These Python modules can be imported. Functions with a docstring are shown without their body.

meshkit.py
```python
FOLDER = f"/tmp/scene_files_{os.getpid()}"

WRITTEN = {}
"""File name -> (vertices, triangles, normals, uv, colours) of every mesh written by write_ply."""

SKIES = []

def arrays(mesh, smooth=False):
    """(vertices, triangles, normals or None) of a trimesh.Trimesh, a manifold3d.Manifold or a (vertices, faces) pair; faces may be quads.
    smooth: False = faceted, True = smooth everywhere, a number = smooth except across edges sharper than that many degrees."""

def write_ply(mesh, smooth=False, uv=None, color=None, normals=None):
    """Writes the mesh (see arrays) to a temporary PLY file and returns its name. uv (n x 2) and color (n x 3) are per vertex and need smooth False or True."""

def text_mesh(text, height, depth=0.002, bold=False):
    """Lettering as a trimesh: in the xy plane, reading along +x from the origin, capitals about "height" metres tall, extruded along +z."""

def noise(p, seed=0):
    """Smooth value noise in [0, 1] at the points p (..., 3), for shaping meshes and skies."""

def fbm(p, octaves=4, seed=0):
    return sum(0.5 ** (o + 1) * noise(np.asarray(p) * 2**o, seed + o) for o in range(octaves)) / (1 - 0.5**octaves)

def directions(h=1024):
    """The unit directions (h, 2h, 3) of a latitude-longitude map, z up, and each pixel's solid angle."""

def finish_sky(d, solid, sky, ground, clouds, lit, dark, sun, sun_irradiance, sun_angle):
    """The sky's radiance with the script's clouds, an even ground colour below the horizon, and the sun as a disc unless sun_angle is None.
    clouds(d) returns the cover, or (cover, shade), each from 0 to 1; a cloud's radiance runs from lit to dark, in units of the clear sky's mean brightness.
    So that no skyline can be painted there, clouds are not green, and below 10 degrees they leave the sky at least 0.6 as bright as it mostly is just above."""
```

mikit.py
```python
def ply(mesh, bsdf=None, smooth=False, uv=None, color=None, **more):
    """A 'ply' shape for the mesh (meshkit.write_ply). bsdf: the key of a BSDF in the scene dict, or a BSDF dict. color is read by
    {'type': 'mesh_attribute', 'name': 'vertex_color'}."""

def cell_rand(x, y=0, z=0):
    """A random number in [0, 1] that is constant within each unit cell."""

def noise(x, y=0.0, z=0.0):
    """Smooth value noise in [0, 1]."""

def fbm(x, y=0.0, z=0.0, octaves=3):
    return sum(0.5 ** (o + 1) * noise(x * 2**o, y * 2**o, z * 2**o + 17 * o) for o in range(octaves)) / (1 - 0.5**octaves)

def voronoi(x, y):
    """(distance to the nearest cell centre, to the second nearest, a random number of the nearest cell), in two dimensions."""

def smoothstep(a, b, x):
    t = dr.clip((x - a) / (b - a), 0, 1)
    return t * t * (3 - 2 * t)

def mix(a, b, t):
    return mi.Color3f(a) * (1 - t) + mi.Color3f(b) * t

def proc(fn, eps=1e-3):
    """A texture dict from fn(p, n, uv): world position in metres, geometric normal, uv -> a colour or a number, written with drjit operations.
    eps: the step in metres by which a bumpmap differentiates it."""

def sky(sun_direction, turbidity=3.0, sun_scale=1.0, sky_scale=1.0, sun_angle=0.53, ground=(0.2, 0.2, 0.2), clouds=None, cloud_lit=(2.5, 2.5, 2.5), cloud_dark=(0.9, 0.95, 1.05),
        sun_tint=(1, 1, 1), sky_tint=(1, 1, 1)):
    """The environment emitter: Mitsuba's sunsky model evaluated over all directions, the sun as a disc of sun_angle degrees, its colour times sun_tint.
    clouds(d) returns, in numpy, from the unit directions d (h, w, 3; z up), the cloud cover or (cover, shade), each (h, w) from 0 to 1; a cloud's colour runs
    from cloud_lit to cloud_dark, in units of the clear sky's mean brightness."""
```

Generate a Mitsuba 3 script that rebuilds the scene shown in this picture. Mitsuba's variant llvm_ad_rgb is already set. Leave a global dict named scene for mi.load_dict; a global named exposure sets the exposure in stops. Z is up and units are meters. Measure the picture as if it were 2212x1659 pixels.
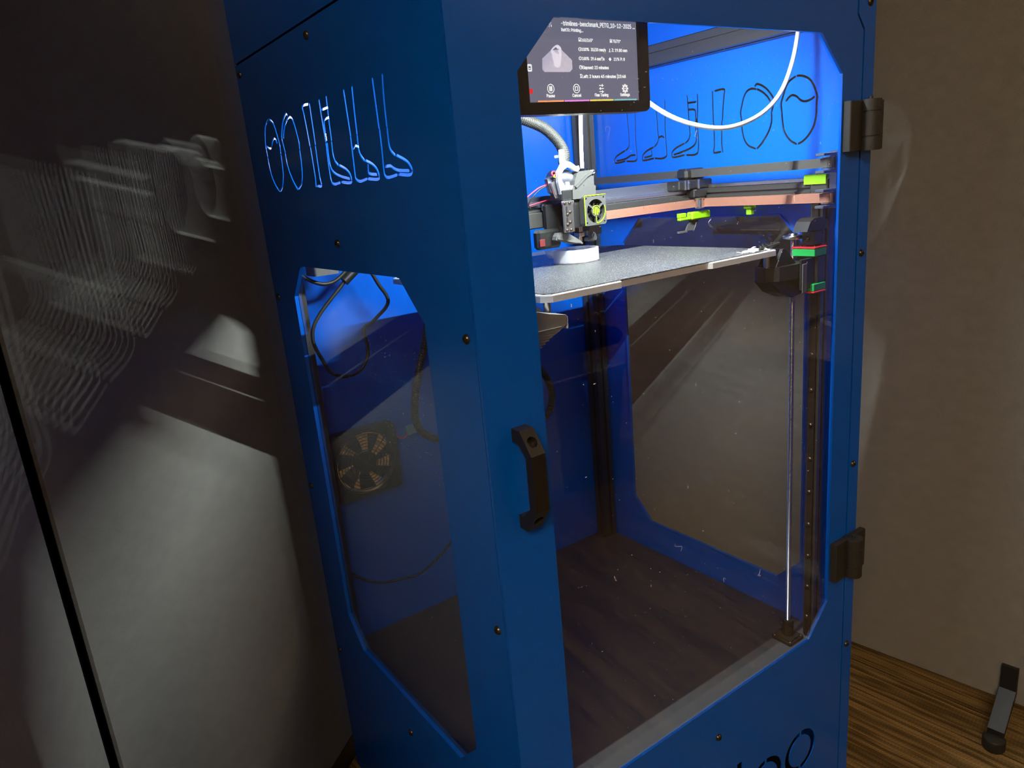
import math, random
import numpy as np
import trimesh, shapely, shapely.geometry as sg, shapely.affinity as sa
import manifold3d as m3
import drjit as dr
import mitsuba as mi
import mikit, meshkit

T = mi.ScalarTransform4f
rng = random.Random(7)
S, ZF = 0.7, -1.18                       # one unit = the printer's width (0.7 m); floor height in those units


def P(x, y, z):
    return [x * S, y * S, (z - ZF) * S]


# ---------------------------------------------------------------- camera, lights, exposure
exposure = 3.0
SCREEN = 1 / 8                           # the display's white in scene units
LED_POWER, LAMP_POWER, LAMP2_POWER, LAMP3_POWER = 5800.0, 3.3, 1.05, 1.0
cam = np.array([-0.5318744, -0.86608996, 0.43852776])
fwd = np.array([0.53934807, 0.79894792, -0.26605616])
up = np.array([0.2244101, 0.16815378, 0.95987729])
scene, labels = {}, {}
scene['camera'] = {'type': 'perspective', 'fov': 69.872, 'fov_axis': 'x', 'near_clip': 0.02, 'far_clip': 60.0,
                   'to_world': T().look_at(origin=P(*cam), target=P(*(cam + fwd)), up=up.tolist())}
scene['night_sky'] = {'type': 'constant', 'radiance': {'type': 'rgb', 'value': [0.0015, 0.0013, 0.0012]}, 'sampling_weight': 0.02}


def emit(rgb, k=1.0, w=1.0):
    return {'type': 'area', 'radiance': {'type': 'rgb', 'value': [c * k for c in rgb]}, 'sampling_weight': w}


# ---------------------------------------------------------------- materials
def mat(name, d, two=True):
    scene[name] = {'type': 'twosided', 'bsdf': d} if two else d
    return name


def rgb(*c):
    return {'type': 'rgb', 'value': list(c)}


def plastic(name, c, a=0.15, ior=1.5):
    return mat(name, {'type': 'roughplastic', 'diffuse_reflectance': c if isinstance(c, dict) else rgb(*c), 'alpha': a, 'int_ior': ior, 'distribution': 'ggx'})


def metal(name, c, rough=0.3, metallic=1.0, spec=0.5):
    return mat(name, {'type': 'principled', 'base_color': c if isinstance(c, dict) else rgb(*c), 'roughness': rough, 'metallic': metallic, 'specular': spec})


def diffuse(name, c):
    return mat(name, {'type': 'diffuse', 'reflectance': c if isinstance(c, dict) else rgb(*c)})


def peel(p, n, uv):                      # orange peel of powder coat
    q = p * 420.0
    return mikit.noise(q.x, q.y, q.z)


mat('blue_paint', {'type': 'bumpmap', 'tex': mikit.proc(peel, 4e-4), 'scale': 2.2e-5,
    'bsdf': {'type': 'roughplastic', 'diffuse_reflectance': rgb(0.0, 0.100, 0.58), 'alpha': 0.055, 'int_ior': 1.5, 'distribution': 'ggx'}})
plastic('black_plastic', (0.012, 0.012, 0.012), 0.16)
plastic('hinge_black', (0.034, 0.030, 0.026), 0.3)
plastic('dark_print', (0.012, 0.012, 0.013), 0.22)
plastic('grey_print', (0.085, 0.085, 0.082), 0.28)
plastic('mid_print', (0.15, 0.15, 0.145), 0.28)
plastic('light_print', (0.26, 0.26, 0.245), 0.3)
plastic('lime_print', (0.27, 0.60, 0.003), 0.25)
plastic('white_plastic', (0.78, 0.78, 0.74), 0.2)
plastic('green_cap', (0.012, 0.36, 0.07), 0.2)
plastic('red_cap', (0.72, 0.02, 0.03), 0.2)
plastic('dark_red', (0.16, 0.012, 0.015), 0.3)
plastic('red_wire', (0.62, 0.02, 0.05), 0.2)
plastic('yellow_wire', (0.8, 0.45, 0.02), 0.2)
plastic('copper_belt', (0.40, 0.17, 0.115), 0.4)
plastic('grey_belt', (0.062, 0.060, 0.055), 0.35)
plastic('black_rubber', (0.018, 0.018, 0.017), 0.25)
plastic('blue_connector', (0.10, 0.30, 0.42), 0.2)
plastic('grey_bin', (0.30, 0.29, 0.27), 0.3)
metal('anodised', (0.10, 0.098, 0.092), 0.38, 0.75)
metal('black_metal', (0.030, 0.026, 0.022), 0.35, 0.5)
metal('steel', (0.62, 0.61, 0.58), 0.22)
metal('aluminium', (0.72, 0.71, 0.68), 0.3)
metal('bed_aluminium', (0.72, 0.71, 0.68), 0.35, 0.45)
metal('slate_metal', (0.16, 0.17, 0.22), 0.35, 0.8)
metal('brass', (0.62, 0.46, 0.33), 0.35)
metal('bronze_screw', (0.10, 0.08, 0.06), 0.3, 0.9)


def sheath(p, n, uv):
    q = p * 1500.0
    return mikit.mix((0.008, 0.008, 0.008), (0.13, 0.13, 0.11), mikit.smoothstep(0.45, 0.75, 0.5 + 0.5 * dr.sin(q.x + q.z * 1.3) * dr.sin(q.z - q.x * 1.2 + q.y)))


plastic('braid', mikit.proc(sheath), 0.3)


def peisheet(p, n, uv):                  # glitter of a textured steel sheet
    c = mikit.cell_rand(dr.floor(p.x / 0.0008), dr.floor(p.y / 0.0010), 3)
    d = mikit.cell_rand(dr.floor(p.x / 0.0015 + 7), dr.floor(p.y / 0.0017), 5)
    return mikit.mix((0.026, 0.026, 0.0265), (0.42, 0.42, 0.41), c * c * c * c * (0.25 + 0.75 * d))


mat('textured_sheet', {'type': 'bumpmap', 'tex': mikit.proc(lambda p, n, uv: mikit.noise(p.x * 900, p.y * 900, 2.0), 3e-4), 'scale': 9e-5,
    'bsdf': {'type': 'principled', 'base_color': mikit.proc(peisheet), 'roughness': 0.42, 'metallic': 0.35, 'specular': 0.5}})
scene['acrylic'] = {'type': 'thindielectric', 'int_ior': 1.49}
mat('petg', {'type': 'principledthin', 'base_color': rgb(0.87, 0.87, 0.87), 'roughness': 0.3, 'diff_trans': 0.9, 'spec_trans': 0.35, 'eta': 1.4}, two=False)
plastic('ptfe', (0.90, 0.90, 0.87), 0.2)
diffuse('dust_grain', (0.75, 0.73, 0.70))


def fabric(p, n, uv):
    s = p.x * 0.7 + p.y * 0.72
    tw = 0.5 + 0.5 * dr.sin((s * 0.75 - p.z) * 2300.0)
    blot = mikit.fbm(p.x * 60, p.y * 60, p.z * 60, 3)
    fine = mikit.noise(p.x * 900, p.y * 900, p.z * 900)
    return mikit.mix((0.155, 0.150, 0.138), (0.240, 0.232, 0.215), 0.34 * tw + 0.40 * blot + 0.26 * fine)


diffuse('fabric', mikit.proc(fabric))


def carpet_parts(p):
    u = p.x + 0.10 * p.y                                          # rows run away from the viewer
    w = u + 0.0012 * mikit.noise(u * 90.0, p.y * 25.0, 3.0)
    row = 0.5 + 0.5 * dr.sin(w * (6.2832 / 0.0042))
    k = dr.floor(w / 0.0042)
    loop = 0.5 + 0.5 * dr.sin(p.y * (6.2832 / 0.0062) + 6.2832 * mikit.cell_rand(k, 1, 2))
    return u, row, loop, k


def carpet(p, n, uv):
    u, row, loop, k = carpet_parts(p)
    streak = mikit.noise(u * 34.0, p.y * 1.3, 1.0)
    dash = mikit.noise(k * 0.73, p.y * 18.0, 6.0)
    tone = mikit.smoothstep(0.22, 0.82, 0.30 * streak + 0.35 * dash + 0.35 * mikit.cell_rand(k, 4, 1))
    c = mikit.mix((0.085, 0.054, 0.023), (0.29, 0.187, 0.078), tone)
    return c * (0.55 + 0.45 * row * (0.4 + 0.6 * loop)) * 1.15


def carpet_height(p, n, uv):
    u, row, loop, k = carpet_parts(p)
    return row * (0.5 + 0.5 * loop)


mat('carpet', {'type': 'bumpmap', 'tex': mikit.proc(carpet_height, 4e-4), 'scale': 9e-4,
    'bsdf': {'type': 'diffuse', 'reflectance': mikit.proc(carpet)}})
plastic('chamber_floor', (0.085, 0.085, 0.088), 0.3)
diffuse('room_paint', (0.30, 0.27, 0.23))
diffuse('ceiling_paint', (0.34, 0.32, 0.29))
plastic('desk_top', mikit.proc(lambda p, n, uv: mikit.mix((0.44, 0.34, 0.25), (0.48, 0.38, 0.28), mikit.noise(p.x * 3, p.y * 25, 1.0))), 0.3)
diffuse('chair_fabric', (0.02, 0.02, 0.024))
diffuse('black_void', (0.004, 0.004, 0.004))


# ---------------------------------------------------------------- mesh helpers (in printer units)
def Mf(m):
    a = m.to_mesh()
    return trimesh.Trimesh(np.asarray(a.vert_properties)[:, :3], np.asarray(a.tri_verts), process=False)


def cat(*ms):
    return trimesh.util.concatenate([m for m in ms if m is not None])


def box(x0, x1, y0, y1, z0, z1, b=0.0):
    lo, hi = np.array([x0, y0, z0], float), np.array([x1, y1, z1], float)
    if b <= 0:
        m = trimesh.creation.box(hi - lo)
        m.apply_translation((lo + hi) / 2)
        return m
    b = min(b, 0.45 * (hi - lo).min())
    pts = [[(lo, hi)[s[k]][k] + (0 if k == a else (b if s[k] == 0 else -b)) for k in range(3)] for s in np.ndindex(2, 2, 2) for a in range(3)]
    return trimesh.convex.convex_hull(np.array(pts))


def extr(poly, h, ax='y', at=0.0):
    """polygon in the two other axes (in x, y, z order), from at to at + h along ax"""
    ms = [trimesh.creation.extrude_polygon(g, h, engine='earcut') for g in getattr(poly, 'geoms', [poly]) if g.area > 1e-9]
    m = cat(*ms)
    v = np.array(m.vertices)
    u, w, d = v[:, 0], v[:, 1], v[:, 2] + at
    new = {'x': np.c_[d, u, w], 'y': np.c_[u, d, w], 'z': np.c_[u, w, d]}[ax]
    f = np.array(m.faces)
    if ax == 'y':
        f = f[:, ::-1]
    return trimesh.Trimesh(new, f, process=False)


def cyl(c, r, h, ax='z', n=24, r2=None):
    """solid of revolution from c along ax"""
    return lathe([(0, 0), (r, 0), (r if r2 is None else r2, h), (0, h)], c, ax, n)


def lathe(prof, c=(0, 0, 0), ax='z', n=24):
    pr = np.array(prof, float)
    a = np.arange(n) * 2 * np.pi / n
    v = np.stack([np.outer(np.cos(a), pr[:, 0]), np.outer(np.sin(a), pr[:, 0]), np.tile(pr[:, 1], (n, 1))], -1).reshape(-1, 3)
    k = len(pr)
    f = []
    for i in range(n):
        j = (i + 1) % n
        for q in range(k - 1):
            A, B, C, D = i * k + q, j * k + q, j * k + q + 1, i * k + q + 1
            if pr[q, 0] > 1e-9:
                f.append([A, B, C])
            if pr[q + 1, 0] > 1e-9:
                f.append([A, C, D])
    v = {'z': v, 'x': v[:, [2, 0, 1]], 'y': v[:, [1, 2, 0]], '-y': v[:, [1, 2, 0]] * [-1, -1, 1], '-x': v[:, [2, 0, 1]] * [-1, -1, 1]}[ax]
    return trimesh.Trimesh(v + np.array(c), f, process=False)


def spline(pts, n=8, closed=False):
    p = np.array(pts, float)
    if closed:
        q = np.vstack([p[-1:], p, p[:2]])
    else:
        q = np.vstack([2 * p[0] - p[1], p, 2 * p[-1] - p[-2]])
    out = []
    for i in range(1, len(q) - 2):
        a, b, c, d = q[i - 1:i + 3]
        for t in np.arange(n) / n:
            out.append(0.5 * (2 * b + (c - a) * t + (2 * a - 5 * b + 4 * c - d) * t * t + (3 * b - a - 3 * c + d) * t ** 3))
    if not closed:
        out.append(p[-1])
    return np.array(out)


def tube(pts, r, n=10, smooth=8, rib=None):
    p = spline(pts, smooth) if smooth else np.array(pts, float)
    if rib:
        L = np.r_[0, np.cumsum(np.linalg.norm(np.diff(p, axis=0), axis=1))]
        s = np.arange(0, L[-1], rib / 4)
        p = np.stack([np.interp(s, L, p[:, k]) for k in range(3)], 1)
    rr = np.full(len(p), r) if np.isscalar(r) else np.interp(np.linspace(0, 1, len(p)), np.linspace(0, 1, len(r)), r)
    if rib:
        rr = rr * (1 + 0.06 * np.cos(np.arange(len(p)) * np.pi / 2))
    t = np.gradient(p, axis=0)
    t /= np.linalg.norm(t, axis=1, keepdims=True)
    nrm = np.cross(t[0], [0.3, 0.5, 0.8])
    nrm /= np.linalg.norm(nrm)
    V, a = [], np.arange(n) * 2 * np.pi / n
    for i in range(len(p)):
        nrm = nrm - t[i] * (nrm @ t[i])
        nrm /= np.linalg.norm(nrm)
        bi = np.cross(t[i], nrm)
        V.append(p[i] + rr[i] * (np.outer(np.cos(a), nrm) + np.outer(np.sin(a), bi)))
    V = np.vstack(V + [p[:1], p[-1:]])
    f, m = [], len(p)
    for i in range(m - 1):
        for k in range(n):
            A, B = i * n + k, i * n + (k + 1) % n
            f += [[A, B, B + n], [A, B + n, A + n]]
    for k in range(n):
        f += [[m * n, (k + 1) % n, k], [m * n + 1, (m - 1) * n + k, (m - 1) * n + (k + 1) % n]]
    return trimesh.Trimesh(V, f, process=False)


def octagon(u0, u1, v0, v1, c):
    return sg.Polygon([(u0 + c, v0), (u1 - c, v0), (u1, v0 + c), (u1, v1 - c), (u1 - c, v1), (u0 + c, v1), (u0, v1 - c), (u0, v0 + c)])


def rrect(u0, u1, v0, v1, r):
    return sg.box(u0 + r, v0 + r, u1 - r, v1 - r).buffer(r, quad_segs=6)


def to_world(m):
    m = m.copy()
    m.vertices = (np.asarray(m.vertices) - [0, 0, ZF]) * S
    return m


used = {}


def key_for(k):
    n = used.get(k, -1) + 1
    used[k] = n
    return k if n == 0 else f'{k}_{n:03d}'


def thing(name, label, category, group=None, kind=None):
    k = key_for(name)
    labels[k] = {'label': label, 'category': category}
    if group:
        labels[k]['group'] = group
    return k


def put(parent, name, mesh, bsdf, smooth=False, label=None, kind=None, **more):
    k = key_for(f'{parent}__{name}' if parent else name)
    scene[k] = mikit.ply(to_world(mesh), bsdf, smooth, **more)
    if label or kind:
        labels[k] = {a: b for a, b in (('label', label), ('kind', kind)) if b}
    return k


def solo(name, mesh, bsdf, label, category, smooth=False, group=None, **more):
    k = put(None, name, mesh, bsdf, smooth, **more)
    labels[k] = {'label': label, 'category': category}
    if group:
        labels[k]['group'] = group
    return k


def struct(name, mesh, bsdf):
    k = put(None, name, mesh, bsdf)
    labels[k] = {'kind': 'structure', 'label': name.replace('_', ' ')}
    return k


# ---------------------------------------------------------------- the room
struct('floor', box(-5, 6, -7, 4, ZF - 0.05, ZF), 'carpet')
struct('ceiling', box(-5, 6, -7, 4, 2.68, 2.75), 'ceiling_paint')
struct('wall_left', box(-5.1, -5, -7, 4, ZF, 2.68), 'room_paint')
struct('wall_right', box(6, 6.1, -7, 4, ZF, 2.68), 'room_paint')
struct('wall_front', box(-5, 6, -7.1, -7, ZF, 2.68), 'room_paint')
struct('wall_back', box(-5, 6, 4, 4.1, ZF, 2.68), 'room_paint')
for x, y, k in ((-2.8, -2.8, LAMP_POWER), (4.0, -3.8, LAMP2_POWER), (0.5, 3.1, LAMP3_POWER)):
    t = thing('ceiling_lamp', 'warm flat ceiling light panel over the room behind the camera' if k == LAMP_POWER else 'warm flat ceiling light panel near the right wall' if k == LAMP2_POWER else 'warm flat ceiling light panel beyond the partitions', 'ceiling lamp')
    put(t, 'frame', extr(sg.box(x - .9, y - .9, x + .9, y + .9).difference(sg.box(x - .85, y - .85, x + .85, y + .85)), 0.03, 'z', 2.65), 'white_plastic')
    d = extr(sg.box(x - .85, y - .85, x + .85, y + .85), 0.008, 'z', 2.665)
    put(t, 'diffuser', d, 'white_plastic', emitter=emit((1.0, 0.74, 0.47), k, 2.0))

# left partition: vertical plane 0.651 x - 0.759 y = -0.721
tv, nv = np.array([0.759, 0.651, 0]), np.array([0.651, -0.759, 0])
p0 = -0.721 * nv


SEAM = np.array([-0.557, 0.472, 0])


def slab(o, t_, n_, s0, s1, d0, d1, z0, z1, b=0.0):
    """box of an upright panel through o: s along t_, d behind its face (n_ is the face's normal)"""
    m = box(s0, s1, d0, d1, z0, z1, b)
    v = np.asarray(m.vertices)
    m.vertices = o + np.outer(v[:, 0], t_) - np.outer(v[:, 1], n_) + np.outer(v[:, 2], [0, 0, 1])
    if np.linalg.det(np.array([t_, -np.asarray(n_), [0, 0, 1]])) < 0:
        m.faces = np.asarray(m.faces)[:, ::-1]
    return m


tb, nb = np.array([0.30, 0.954, 0]), np.array([0.954, -0.30, 0])      # the left panel is turned inwards at the joint
for t_, n_, s0, s1, lab in ((tv, nv, 0.013, 0.80, 'grey fabric partition panel behind the printer, caught by its light patterns'),
                            (tb, nb, -1.10, -0.011, 'grey fabric partition panel at the left edge beyond the dark joint')):
    t = thing('partition_panel', lab, 'partition')
    put(t, 'fabric_face', slab(SEAM, t_, n_, s0, s1, 0.0, 0.06, -1.10, 1.25, 0.006), 'fabric')
    e0, e1 = (s0 - 0.004, s0 - 0.0003) if s0 > 0 else (s1 + 0.0003, s1 + 0.004)
    put(t, 'edge_trim', slab(SEAM, t_, n_, e0, e1, 0.0005, 0.06, -1.10, 1.25, 0.001), 'black_void')
    put(t, 'top_rail', slab(SEAM, t_, n_, s0, s1, -0.004, 0.064, 1.252, 1.30, 0.004), 'black_metal')
    put(t, 'base_rail', slab(SEAM, t_, n_, s0, s1, 0.004, 0.056, ZF + 0.002, -1.102, 0.003), 'black_metal')
solo('partition_post', slab(SEAM, tv, nv, -0.008, 0.006, 0.014, 0.050, ZF, 1.30), 'black_void', 'dark joint post between the two left partition panels', 'post')

# right partition
rm, rc = np.array([0.98965, 0.14349, 0]), 1.48121
rt = np.array([-0.14349, 0.98965, 0])
r0 = rm * rc


def rightpart(s0, s1, d0, d1, z0, z1, b=0.0):
    m = box(d0, d1, s0, s1, z0, z1, b)
    v = np.asarray(m.vertices)
    m.vertices = r0 + np.outer(v[:, 1], rt) + np.outer(v[:, 0], rm) + np.outer(v[:, 2], [0, 0, 1])
    return m


sy = lambda y: (y - r0[1]) / rt[1]
t = thing('partition_panel', 'brown grey fabric partition panel to the right of the printer, on a black foot', 'partition')
put(t, 'fabric_face', rightpart(sy(-0.27), sy(2.4), 0, 0.06, -1.10, 1.25, 0.006), 'fabric')
put(t, 'top_rail', rightpart(sy(-0.27), sy(2.4), -0.004, 0.064, 1.252, 1.30, 0.004), 'black_metal')
ft = -0.17
prof = sg.Polygon([(-0.0005, -0.980), (-0.012, -0.980), (-0.014, -1.050), (-0.104, -1.128), (-0.104, -1.142), (-0.092, -1.142), (-0.0005, -1.066)])
fm = extr(prof, 0.040, 'y', sy(ft) - 0.02)
v = np.asarray(fm.vertices)
fm.vertices = r0 + np.outer(v[:, 1], rt) + np.outer(v[:, 0], rm) + np.outer(v[:, 2], [0, 0, 1])
ftk = put(t, 'foot', fm, 'black_plastic', label='black bent metal foot of the partition')
fp = r0 + rt * sy(ft) + rm * (-0.112)
put(ftk, 'glide', lathe([(0, ZF + .001), (0.026, ZF + .001), (0.028, ZF + .006), (0.028, ZF + .030), (0.025, ZF + .034), (0.010, ZF + .0375), (0, ZF + .0375)], fp * [1, 1, 0], n=28), 'black_rubber', 40)

# ---------------------------------------------------------------- the printer: sheet-metal enclosure
D = 0.893
pr = thing('printer', 'tall 3D printer in a glossy blue sheet metal enclosure with a glazed door, lit inside', '3D printer')

# outline drawings cut into both side panels: (depth from the front, height) of each stroke, panel seen from the left
STROKES = [
    [(0.7266, 0.6046), (0.7388, 0.6026), (0.7548, 0.5944), (0.7658, 0.5805), (0.7750, 0.5575), (0.7744, 0.5455), (0.7745, 0.5352)],
    [(0.7741, 0.5308), (0.7738, 0.5161), (0.7684, 0.4950), (0.7557, 0.4769), (0.7422, 0.4659), (0.7318, 0.4616)],
    [(0.7252, 0.4617), (0.7093, 0.4713), (0.6949, 0.4908), (0.6896, 0.5138), (0.6879, 0.5310)],
    [(0.6877, 0.5354), (0.6856, 0.5513), (0.6915, 0.5698), (0.6983, 0.5868), (0.7064, 0.5966), (0.7205, 0.6035)],
    [(0.7677, 0.5552), (0.7597, 0.5511), (0.7467, 0.5491), (0.7349, 0.5532), (0.7258, 0.5615), (0.7150, 0.5663), (0.7059, 0.5630), (0.6997, 0.5567)],
    [(0.6156, 0.5996), (0.6215, 0.6034), (0.6356, 0.5973), (0.6512, 0.5849), (0.6658, 0.5641), (0.6648, 0.5511), (0.6602, 0.5353)],
    [(0.6220, 0.5919), (0.6346, 0.5847), (0.6480, 0.5735), (0.6559, 0.5623)],
    [(0.6607, 0.5313), (0.6604, 0.5150), (0.6529, 0.4949), (0.6380, 0.4745), (0.6226, 0.4607)],
    [(0.6160, 0.4612), (0.5968, 0.4692), (0.5848, 0.4845), (0.5786, 0.5077), (0.5768, 0.5309)],
    [(0.5761, 0.5355), (0.5742, 0.5461), (0.5783, 0.5618), (0.5839, 0.5792), (0.5924, 0.5908), (0.6046, 0.5953), (0.6171, 0.5929)],
    [(0.4994, 0.6054), (0.5269, 0.6053), (0.5259, 0.5906), (0.5229, 0.5637), (0.5204, 0.5355)],
    [(0.5188, 0.5313), (0.5180, 0.5020), (0.5179, 0.4777), (0.5206, 0.4617)],
    [(0.4913, 0.6044), (0.4917, 0.5706), (0.4924, 0.5357)],
    [(0.4934, 0.5314), (0.4946, 0.5063), (0.4949, 0.4764), (0.4928, 0.4615), (0.5132, 0.4617)],
    [(0.4438, 0.6045), (0.4437, 0.5766), (0.4410, 0.5357)],
    [(0.4414, 0.5318), (0.4440, 0.4998), (0.4425, 0.4691), (0.4319, 0.4613), (0.4044, 0.4625)],
    [(0.3955, 0.4631), (0.3610, 0.4600), (0.3529, 0.4644), (0.3558, 0.4743), (0.3704, 0.4835), (0.3962, 0.4915)],
    [(0.4021, 0.4926), (0.4124, 0.5004), (0.4168, 0.5134), (0.4153, 0.5316)],
    [(0.4144, 0.5357), (0.4133, 0.5648), (0.4100, 0.6054)],
    [(0.4375, 0.5884), (0.4150, 0.5888)],
    [(0.4159, 0.5727), (0.4300, 0.5715), (0.4357, 0.5673), (0.4370, 0.5548), (0.4370, 0.5378)],
    [(0.4357, 0.5313), (0.4378, 0.5051), (0.4345, 0.4890), (0.4207, 0.4795), (0.3931, 0.4722), (0.3610, 0.4669)],
    [(0.3338, 0.6047), (0.3328, 0.5742), (0.3315, 0.5355)],
    [(0.3318, 0.5320), (0.3335, 0.5014), (0.3351, 0.4730), (0.3328, 0.4647), (0.3189, 0.4603), (0.2920, 0.4628)],
    [(0.2870, 0.4629), (0.2507, 0.4601), (0.2438, 0.4651), (0.2488, 0.4757), (0.2632, 0.4844), (0.2865, 0.4916)],
    [(0.2917, 0.4927), (0.3028, 0.5017), (0.3069, 0.5139), (0.3053, 0.5318)],
    [(0.3052, 0.5357), (0.3036, 0.5655), (0.3000, 0.6050)],
    [(0.3267, 0.5136), (0.3191, 0.5176), (0.3099, 0.5148)],
    [(0.2792, 0.4842), (0.2809, 0.4725), (0.2744, 0.4697), (0.2529, 0.4676)],
    [(0.2229, 0.6053), (0.2225, 0.5763), (0.2220, 0.5359)],
    [(0.2208, 0.5321), (0.2216, 0.5040), (0.2241, 0.4716), (0.2207, 0.4632), (0.2111, 0.4607), (0.1822, 0.4629)],
    [(0.1753, 0.4634), (0.1412, 0.4605), (0.1318, 0.4659), (0.1351, 0.4732), (0.1463, 0.4811), (0.1757, 0.4914)],
    [(0.1810, 0.4924), (0.1910, 0.4990), (0.1951, 0.5091), (0.1946, 0.5318)],
    [(0.1948, 0.5357), (0.1930, 0.5724), (0.1885, 0.6056)],
    [(0.2164, 0.4774), (0.2003, 0.4773), (0.1900, 0.4732), (0.1742, 0.4691), (0.1422, 0.4665)]]


def stroke_poly(mirror):
    polys = []
    for s in STROKES:
        q = [((0.899 - y) if mirror else y, z) for y, z in s]
        c = spline(np.c_[np.array(q), np.zeros(len(q))], 5)[:, :2] if len(q) > 2 else np.array(q)
        polys.append(sg.LineString(c).buffer(0.0024, quad_segs=3))
    return shapely.union_all(polys)


WIN_S = octagon(0.1515, 0.753, -0.644, 0.304, 0.070)
WIN_F = octagon(0.1085, 0.890, -0.6505, 0.6525, 0.071)
ROWS = (0.7125, 0.2250, -0.2573, -0.7370)
BUTTON = [(0, 0), (0.0078, 0.0), (0.0072, 0.0024), (0.0052, 0.0044), (0.0036, 0.0052), (0.0030, 0.0051), (0.0028, 0.0022), (0, 0.0020)]


def screw(parent, at, ax, r=1.0):
    k = put(parent, 'screw', lathe([(a * r, b * r) for a, b in BUTTON], at, ax, 18), 'bronze_screw', 35)


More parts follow.
